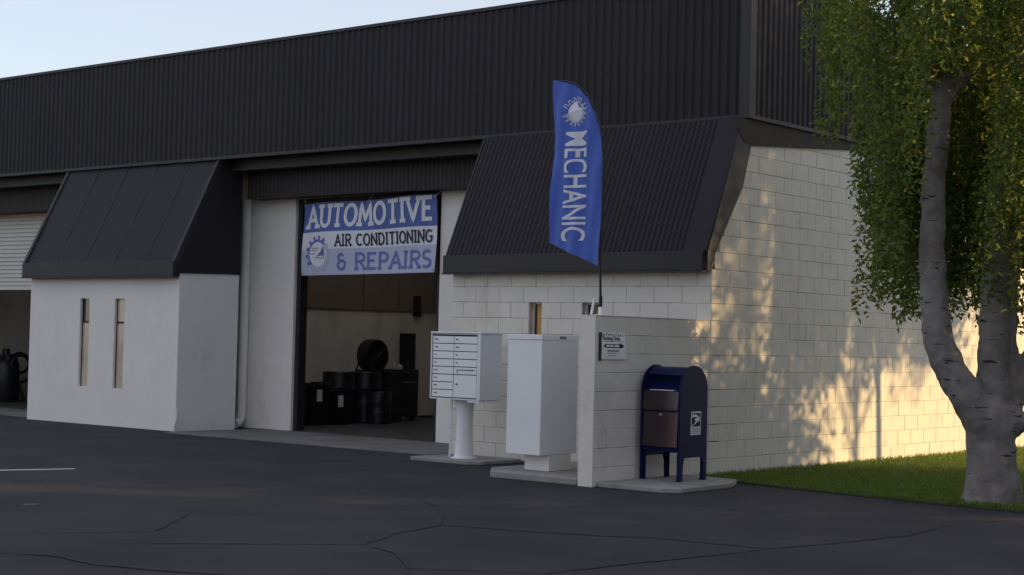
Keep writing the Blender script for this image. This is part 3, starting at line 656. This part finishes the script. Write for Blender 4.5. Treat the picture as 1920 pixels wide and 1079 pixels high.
for x_ in (xa+.03, xb-.03):
    for y_ in (ya+.03, yb-.03):
        b = MB(); b.box(x_-.032, x_+.032, y_-.022, y_+.022, .0605, .075, bev=.003); b.box(x_-.026 if x_ > .3 else x_-.007, x_+.006 if x_ > .3 else x_+.026, y_-.005, y_+.004, .075, .36)
        P_(b, 'leg', M_blue, CX)
# decal on the right side: white frame, blue field, eagle head
def dm(x, y, o=0): return Vector((xb+.0008+o, -1.305+x+.10*(y-.0)*.35, .56+y))
b = MB(); flatpoly(b, [(0, 0), (.20, 0), (.20, .255), (0, .255)], dm, 0, 0); flatpoly(b, [(.013, .092), (.187, .092), (.187, .238), (.013, .238)], dm, .001, 1)
flatpoly(b, [(.015, .19), (.02, .225), (.10, .222), (.165, .198), (.14, .192), (.08, .195)], dm, .002, 0)
flatpoly(b, [(.075, .180), (.165, .195), (.172, .17), (.165, .150), (.13, .143), (.03, .095), (.016, .095), (.09, .14), (.08, .16)], dm, .002, 0)
for q in range(4): ribbons(b, [[(.016, .02+q*.018), (.184, .02+q*.018)]], .007, lambda x, y, o: dm(x, y, .001+o), 2)
P_(b, 'decal', [M_bwhite, M_blue, M_greyink], side, fix=False)

# ------------------------------------------------------------------ things inside the workshop
def drum(x, y, r_, h, label, grp):
    d = thing('oil_drum', label, 'drum', (x, y, .014), grp); b = MB()
    b.lathe((x, y, .014), [(r_*.94, 0), (r_, .01), (r_, h*.33), (r_*1.03, h*.34), (r_, h*.36), (r_, h*.65), (r_*1.03, h*.67), (r_, h*.69), (r_, h-.01), (r_*.97, h), (r_*.93, h-.012), (.001, h-.014)], 28); P_(b, 'drum_shell', M_black2, d, smooth=True)
    b = MB(); b.lathe((x+r_*.45, y-r_*.4, .014+h-.015), [(.03, 0), (.03, .018), (.001, .02)], 12); P_(b, 'bung', M_bolt, d)
DG = 'dark oil drums in the workshop'
drum(-10.2, 3.95, .29, .90, 'black oil drum with a plain side behind the waste bins', DG)
drum(-10.2, 4.62, .29, .90, 'black oil drum directly under the round fan', DG)
drum(-9.75, 4.50, .22, .56, 'short black drum with a bright rim in front of the tall drums', DG)
def tote(x, y, wd, dp, h, label, tg):
    d = thing('waste_bin', label, 'bin', (x, y, .014), 'dark bins just inside the door'); b = MB(); q = .86
    rows = [[(x+sx*wd/2*k_, y+sy*dp/2*k_, z) for sx, sy in ((-1, -1), (1, -1), (1, 1), (-1, 1), (-1, -1))] for k_, z in ((q, .014), (1, h-.03), (1.05, h-.03), (1.05, h), (.02, h+.02))]
    b.grid(rows); P_(b, 'bin_body', M_black, d)
    b = MB(); b.box(x+wd*.2, x+wd*.52, y-dp*.3, y+dp*.3, h+.02, h+.05, bev=.008); P_(b, 'lid_handle', M_black, d)
    if tg: b = MB(); b.box(x+wd/2*.98+.006, x+wd/2*.98+.012, y-.10, y+.02, h-.28, h-.08); P_(b, 'tag_sheet', M_paper, d)
tote(-10.0, 2.55, .5, .55, .74, 'black waste bin nearest the left door pillar', False)
tote(-10.0, 3.12, .45, .45, .70, 'black waste bin with a white tag second from the door pillar', True)
tote(-9.95, 3.60, .40, .40, .60, 'low black waste bin with a pale tag in front of the drum', True)
fan = thing('drum_fan', 'large round black floor fan standing above the drums', 'fan', (-10.3, 4.85, .9)); b = MB()
b.lathe((-10.3, 4.88, 1.20), [(.26, -.12), (.29, -.12), (.30, 0), (.29, .12), (.26, .12), (.26, -.12)], 32, axis='X'); P_(b, 'fan_housing', M_black2, fan, smooth=True)
b = MB()
for r_ in (.08, .14, .2, .25): b.lathe((-10.3, 4.88, 1.20), [(r_-.004, .11), (r_+.004, .11), (r_+.004, .117), (r_-.004, .117), (r_-.004, .11)], 28, axis='X')
for a in range(0, 180, 20): b.tube([(-10.185, 4.88+.26*math.cos(R(a)), 1.2+.26*math.sin(R(a))), (-10.185, 4.88-.26*math.cos(R(a)), 1.2-.26*math.sin(R(a)))], .004, 5)
P_(b, 'fan_grille', M_black2, fan)
b = MB()
for k_ in range(5):
    a = R(72*k_); c, s_ = math.cos(a), math.sin(a)
    b.face([(-10.33, 4.88+.05*c, 1.2+.05*s_), (-10.27, 4.88+.23*c-.09*s_, 1.2+.23*s_+.09*c), (-10.27, 4.88+.25*c, 1.2+.25*s_), (-10.36, 4.88+.23*c+.09*s_, 1.2+.23*s_-.09*c)])
b.lathe((-10.34, 4.88, 1.2), [(.10, -.05), (.10, .05), (.001, .07)], 16, axis='X'); P_(b, 'fan_blades', M_black, fan, fix=False)
b = MB(); b.lathe((-10.42, 4.88, 1.2), [(.001, 0), (.262, 0), (.262, .01), (.001, .01)], 28, axis='X'); P_(b, 'fan_back', M_black, fan)
for y_ in (4.66, 5.10):
    b = MB(); b.tube([(-10.5, y_, .93), (-10.3, y_-(.06 if y_ < 4.8 else -.06), 1.2)], .015, 6); b.tube([(-10.5, y_, .93), (-10.1, y_, .93)], .015, 6); P_(b, 'fan_stand', M_black2, fan)
b = MB(); b.box(-10.55, -9.95, 4.94, 5.30, .014, .92, bev=.01); o = tag(b.build('steel_cart', M_black2), 'dark narrow steel cart standing between the drums and the tool chest', 'cart')
tch = thing('tool_chest', 'dark steel tool chest with shallow drawers beside the interior wall', 'tool chest', (-10.4, 5.6, .014)); b = MB(); b.box(-10.72, -10.15, 5.34, 5.95, .10, .95, bev=.01); P_(b, 'chest_body', M_black2, tch)
for q in range(5): b = MB(); b.box(-10.149, -10.135, 5.36, 5.93, .13+q*.16, .27+q*.16, bev=.004); dr = P_(b, 'drawer', M_black2, tch); b = MB(); b.box(-10.134, -10.12, 5.42, 5.87, .235+q*.16, .25+q*.16); P_(b, 'handle', M_bolt if q == 3 else M_black2, dr)
for x_ in (-10.65, -10.22):
    for y_ in (5.42, 5.87): b = MB(); b.lathe((x_, y_, .064), [(.001, -.02), (.05, -.02), (.05, .02), (.001, .02)], 14, axis='Y'); P_(b, 'caster', M_black, tch, fix=False)
for k_, (y_, r_, h) in enumerate(((5.45, .035, .14), (5.60, .05, .10), (5.82, .03, .20))):
    b = MB(); b.lathe((-10.3, y_, .951), [(r_, 0), (r_, h*.7), (r_*.45, h*.8), (r_*.4, h), (.001, h)], 14); tag(b.build('bottle', M_shopwall if k_ < 2 else M_black, smooth=True), ['small pale spray bottle standing on top of the tool chest', 'squat pale jar standing in the middle of the tool chest top', 'dark bottle standing at the far end of the tool chest top'][k_], 'bottle', 'bottles on the tool chest')
b = MB(); b.box(-11.295, -11.22, 6.62, 7.0, .92, 1.62, bev=.012); wp = tag(b.build('wall_panel', M_black), 'tall black panel mounted on the interior wall above the tool chest', 'panel')
b = MB(); b.prism([(-10.9, 6.45, .016), (-11.26, 6.55, .75), (-11.26, 6.80, .75), (-10.9, 6.75, .016)], 0, (.02, 0, .01)); tag(b.build('leaning_board', M_browntrim), 'brown board leaning on the interior wall beside the tool chest', 'board')
b = MB(); b.box(-10.95, -10.5, 6.85, 7.35, .015, .05, bev=.012); tag(b.build('floor_mat', M_black), 'flat black mat lying on the workshop floor by the far corner', 'mat')
hose = thing('hose_reel', 'dark upright tank with coiled hoses standing inside the left roller door', 'tank', (-19.2, 3.3, .014))
b = MB(); b.lathe((-19.25, 3.2, .014), [(.26, 0), (.28, .03), (.28, .75), (.22, .90), (.08, .98), (.07, 1.1), (.001, 1.1)], 24); P_(b, 'tank_shell', M_black2, hose, smooth=True)
b = MB(); b.tube([(-19.2, 3.2, .95)]+[(-19.0+.05*math.sin(a*.8), 3.35+.33*math.sin(R(a)), .72+.30*math.cos(R(a))) for a in range(-30, 181, 15)]+[(-19.0, 3.5, .03)], .035, 8); b.tube([(-18.95+.0*a, 3.35+.20*math.sin(R(a)), .80+.18*math.cos(R(a))) for a in range(0, 361, 20)], .03, 8); P_(b, 'hose', M_black, hose, smooth=True)

# ------------------------------------------------------------------ trees
def leaves(pos, dirs, ln, wd, bend=.15):
    n = len(pos); d = dirs/np.linalg.norm(dirs, axis=1, keepdims=True)
    a = rng.normal(size=(n, 3)); s = np.cross(d, a); s /= np.linalg.norm(s, axis=1, keepdims=True)+1e-9; nn = np.cross(s, d)
    ln = ln*rng.uniform(.65, 1.3, (n, 1)); wd = wd*rng.uniform(.7, 1.3, (n, 1))
    V = np.stack([pos, pos+d*ln*.45+s*wd*.5+nn*ln*bend*.4, pos+d*ln-nn*ln*bend, pos+d*ln*.45-s*wd*.5+nn*ln*bend*.4], 1).reshape(-1, 3)
    return V
def leafmesh(name, V, m, parent):
    n = len(V)//4; me = bpy.data.meshes.new(name); me.vertices.add(4*n); me.vertices.foreach_set('co', V.astype(np.float32).ravel())
    me.loops.add(4*n); me.loops.foreach_set('vertex_index', np.arange(4*n, dtype=np.int32)); me.polygons.add(n); me.polygons.foreach_set('loop_start', np.arange(0, 4*n, 4, dtype=np.int32))
    me.update(calc_edges=True); me.materials.append(m); o = bpy.data.objects.new(name, me); COL.objects.link(o)
    if parent: o.parent = parent; o.matrix_parent_inverse = parent.matrix_basis.inverted()
    return o
RV = np.array([math.cos(yaw), math.sin(yaw)]); DV = np.array([-math.sin(yaw), math.cos(yaw)])
TB = np.array([3.66, -.42])
def sd3(s, d, z): p = TB+RV*s+DV*d; return (p[0], p[1], z)       # s along the building-to-lawn diagonal, d deeper into the lawn
TR = thing('weeping_tree', 'weeping tree with pale forked trunk and long hanging foliage on the lawn', 'tree', (TB[0], TB[1], 0))
b = MB()
def limb(pts, rad, n=14): b.tube([sd3(*p) for p in pts], [q*(.95 if pts[0][2] < 0 else .88) for q in rad], n, wob=.05)
limb([(0.0, 0, -.1), (0, 0, .1), (-.01, 0, .35), (-.03, 0, .62), (-.02, 0, .88), (.02, 0, 1.05)], [.36, .31, .265, .25, .27, .22])
limb([(.0, -.02, .55), (-.10, -.05, .80), (-.28, -.06, 1.05), (-.46, -.05, 1.35), (-.575, 0, 1.65), (-.62, .02, 2.1), (-.64, .04, 2.7), (-.62, .08, 3.3), (-.57, .1, 3.9), (-.50, .1, 4.5), (-.42, .12, 5.2), (-.3, .2, 6.2)], [.22, .215, .20, .185, .172, .16, .145, .135, .125, .115, .10, .07])
limb([(.04, .05, .7), (.03, .08, 1.1), (.02, .15, 1.5), (.06, .22, 2.1), (.10, .3, 2.8), (.18, .4, 3.6), (.3, .5, 4.6), (.4, .6, 6.0)], [.20, .20, .185, .165, .15, .13, .11, .07])
limb([(.10, .05, .8), (.22, .1, 1.1), (.36, .15, 1.35), (.62, .2, 1.75), (.95, .3, 2.4), (1.3, .4, 3.3), (1.6, .5, 4.6)], [.17, .15, .14, .13, .11, .095, .07])
limb([(.16, .12, 1.0), (.2, .2, 1.5), (.22, .28, 2.1), (.3, .3, 2.9)], [.12, .11, .10, .07])
limb([(-.5, .1, 4.15), (-.36, .06, 4.30), (-.18, .03, 4.42), (.05, 0, 4.46), (.4, -.1, 4.5)], [.07, .06, .05, .042, .03])
limb([(-.55, .1, 3.9), (-.75, .1, 4.5), (-1.1, .1, 5.3), (-1.4, .1, 6.0)], [.07, .06, .045, .03])
limb([(.17, -.02, .78), (.25, -.07, .86), (.285, -.10, .90)], [.13, .12, .105])
tk = P_(b, 'trunk', M_bark, TR)
md = tk.modifiers.new('join', 'REMESH'); md.mode = 'VOXEL'; md.voxel_size = .022; md.use_smooth_shade = True
md = tk.modifiers.new('soft', 'SMOOTH'); md.factor = .5; md.iterations = 5
tx = bpy.data.textures.new('bark_swell', 'CLOUDS'); tx.noise_scale = .18
md = tk.modifiers.new('swell', 'DISPLACE'); md.texture = tx; md.strength = .05; md.mid_level = .5; md.texture_coords = 'GLOBAL'

def low(s):     # lower edge of the hanging foliage across the crown
    T = [(-2.3, 5.0), (-2.05, 4.8), (-1.75, 4.35), (-1.5, 3.9), (-1.14, 3.4), (-1.04, 2.1), (-.9, 1.8), (-.7, 1.75), (-.3, 1.85), (0, 1.75), (.4, 1.65), (.9, 1.6), (2.0, 1.8)]
    for (a, p), (c, q) in zip(T[:-1], T[1:]):
        if a <= s <= c: return p+(q-p)*(s-a)/(c-a)
    return 3
pos, dr = [], []
def strand(s, d, zt, zb, step=.040, sway=.05):
    n = max(3, int((zt-zb)/step)); z = np.linspace(zt, zb, n); ph = rng.uniform(0, 6, 2); q = rng.uniform(.7, 1.6)
    ss = s+sway*np.sin(z*q+ph[0])+rng.normal(0, .018, n); dd = d+sway*np.sin(z*q+ph[1])+rng.normal(0, .018, n)
    xy = TB[None]+RV[None]*ss[:, None]+DV[None]*dd[:, None]
    pos.append(np.column_stack([xy, z+rng.normal(0, .012, n)]))
    dr.append(np.column_stack([rng.normal(0, .75, (n, 2)), rng.uniform(-1.2, .15, n)]))
ncl = 0
for _ in range(430):
    s = rng.uniform(-2.05, 1.6); d = rng.uniform(-1.3, 2.1)
    if d < .45 and -.95 < s < -.22 and rng.random() < .97: zmin = 4.25   # nothing hangs in front of the main pale limb
    elif d < .3 and -.25 < s < .45 and rng.random() < .75: zmin = 2.7
    else: zmin = 0
    if s < -1.4 and d > 1.2: continue
    p = .2 if s < -1.1 else (.52 if s < .1 else .36)
    if rng.random() > p: continue
    zb_ = max(low(s)+abs(rng.normal(0, .55))+(.7 if d < -.6 else 0), zmin); zt_ = min(7.6, zb_+rng.uniform(1.2, 4.6))
    for k_ in range(rng.integers(6, 13)):
        strand(s+rng.normal(0, .075), d+rng.normal(0, .075), zt_-rng.uniform(0, .4), zb_+abs(rng.normal(0, .22)))
    ncl += 1
pos = np.concatenate(pos); dr = np.concatenate(dr)
leafmesh('crown', leaves(pos, dr,   .082, .036), M_leaf, TR)
print('leaves', len(pos))

def shade_tree(x, y, h, r_, zlow, label, dens=1.0, weep=0):
    t = thing('shade_tree', label, 'tree', (x, y, 0), 'leafy trees beyond the lawn'); b = MB()
    q_ = .35 if weep else 1; b.tube([(x, y, -.1), (x+.05, y, .8), (x-.05, y+.1, 2), (x+.1, y, h*.55), (x, y, h*.85)], [.3*q_, .22*q_, .19*q_, .13*q_, .05*q_], 12, wob=.05)
    for k_ in range(5):
        a = 2*math.pi*k_/5+random.random(); b.tube([(x, y, h*.3+.2*k_), (x+r_*.4*math.cos(a), y+r_*.4*math.sin(a), h*.5+.2*k_), (x+r_*.75*math.cos(a), y+r_*.75*math.sin(a), h*.62+.2*k_)], [.10*q_, .07*q_, .03*q_], 8)
    P_(b, 'trunk', M_bark, t, smooth=True)
    if weep:
        PP, DD = [], []
        for _ in range(int(230*dens)):
            a = rng.uniform(0, 2*math.pi); q = r_*math.sqrt(rng.random()); cx_, cy_ = x+q*math.cos(a), y+q*math.sin(a)
            g_ = cy_-.727*cx_
            if (.48 < g_ < .74 or 1.14 < g_ < 1.42 or 3.3 < g_ < 3.7) and rng.random() < .78: lift = 4.0+.2515*cx_     # tassels lifted in lanes so sun streaks reach the side wall
            else: lift = 0
            zt_ = zlow+(h-zlow)*(1-.35*(q/r_)**2)*rng.uniform(.75, 1); zb_ = max(lift, zlow+abs(rng.normal(0, 1.1))); zb_ = min(zb_, zt_-1.0); m_ = int((zt_-zb_)*weep)
            z = rng.uniform(zb_, zt_, m_); sp = .10+.10*(z-zb_)/(zt_-zb_)
            PP.append(np.column_stack([cx_+rng.normal(0, 1, m_)*sp, cy_+rng.normal(0, 1, m_)*sp, z])); DD.append(np.column_stack([rng.normal(0, .8, (m_, 2)), rng.uniform(-1.2, .2, m_)]))
        leafmesh('crown', leaves(np.concatenate(PP), np.concatenate(DD), .13, .06), M_leaf, t); return
    C_ = int(210*dens); c = rng.normal(size=(C_, 3)); c /= np.linalg.norm(c, axis=1, keepdims=True); c *= rng.uniform(.35, 1, (C_, 1))
    c = c*np.array([r_, r_, (h-zlow)/2])+np.array([x, y, (h+zlow)/2]); n = 130
    q = np.repeat(c, n, 0)+rng.normal(0, .36, (C_*n, 3))*np.array([1, 1, 1.3])
    q = q[q[:, 2] > zlow*.75]
    leafmesh('crown', leaves(q, rng.normal(size=(len(q), 3))+np.array([0, 0, -.4]), .17, .09), M_leaf2, t)
for a in ((7.6, 9.7, 10.0, 2.4, 3.1, 'leafy lawn tree nearest the far side wall', .9, 70), (10.5, 6.5, 4.0, 2.9, .8, 'low leafy tree standing in the middle of the lawn edge', 1.2), (15.0, 2.0, 5.5, 3.4, 1.4, 'broad leafy tree across the side driveway', .9),
          (13.5, 13.4, 11.5, 3.7, 4.5, 'tall leafy tree with a high crown beyond the lawn', .85, 70), (19.0, 4.6, 6.8, 3.6, 1.8, 'large leafy tree farthest beyond the side driveway', 1.0)): shade_tree(*a)

# unseen hedge, added to keep low sky glow off the mailbox side
def hedge(x0, x1, y0, y1, h, label):
    t = thing('hedge', label, 'hedge', ((x0+x1)/2, (y0+y1)/2, 0)); n = 26000
    q = np.column_stack([rng.uniform(x0, x1, n), rng.uniform(y0, y1, n), .05+h*rng.random(n)**.8]); q[:, 0] += .15*np.sin(q[:, 1]*1.7)
    leafmesh('foliage', leaves(q, rng.normal(size=(n, 3)), .20, .11), M_leaf2, t)
    b = MB(); b.box(x0+.3, x1-.3, y0+.3, y1-.3, 0, h*.85); P_(b, 'inner_wood', M_soil, t)
hedge(21.5, 23.0, -6, 34, 3.3, 'long dense unseen hedge added to block low sky glow')

# grass
n = 60000
def inlawn(p):
    x, y = p[:, 0], p[:, 1]; T = LAWN[:7]; lo_ = np.interp(x, [q[0] for q in T], [q[1] for q in T]); return y > lo_-.07*rng.random(len(x))**2
g = np.column_stack([rng.uniform(.02, 6.0, n), -1.2+14*rng.random(n)**1.5, np.full(n, .022)]); g = g[inlawn(g)]
V = leaves(g, np.column_stack([rng.normal(0, .45, (len(g), 2)), np.ones(len(g))]), .052, .009, .25)
o = leafmesh('grass', V, M_grass, None); o['kind'] = 'stuff'

# ------------------------------------------------------------------ buildings across the lot (behind the camera and beyond the driveway)
def plain_building(name, label, x0, x1, y0, y1, h, m, face):
    t = thing(name, label, 'building', ((x0+x1)/2, (y0+y1)/2, 0)); b = MB(); b.box(x0, x1, y0, y1, 0, h); P_(b, 'wall', m, t)
    b = MB(); b.box(x0-.1, x1+.1, y0-.1, y1+.1, h+.002, h+.3); P_(b, 'parapet', M_trim, t)
    n = int((x1-x0 if face == 'Y' else y1-y0)//6)
    for k_ in range(n):
        b = MB(); c = (x0 if face == 'Y' else y0)+3+6*k_
        if face == 'Y': b.box(c-1.6, c+1.6, y1+.005, y1+.05, .02, 3)
        else: b.box(x0-.05, x0-.005, c-1.6, c+1.6, .02, 3)
        P_(b, 'garage_door', M_shutter, t)
plain_building('tan_building', 'long tan stucco building with white garage doors across the lot', -50, 30, -62, -50, 6.5, M_tan, 'Y')
plain_building('added_grey_building', 'unseen grey stucco building with garage doors, added to shade the lot', 26, 38, -44, 13.0, 8.0, M_greywall, 'X')  # unseen block, sized to shade the lot and spare the side wall
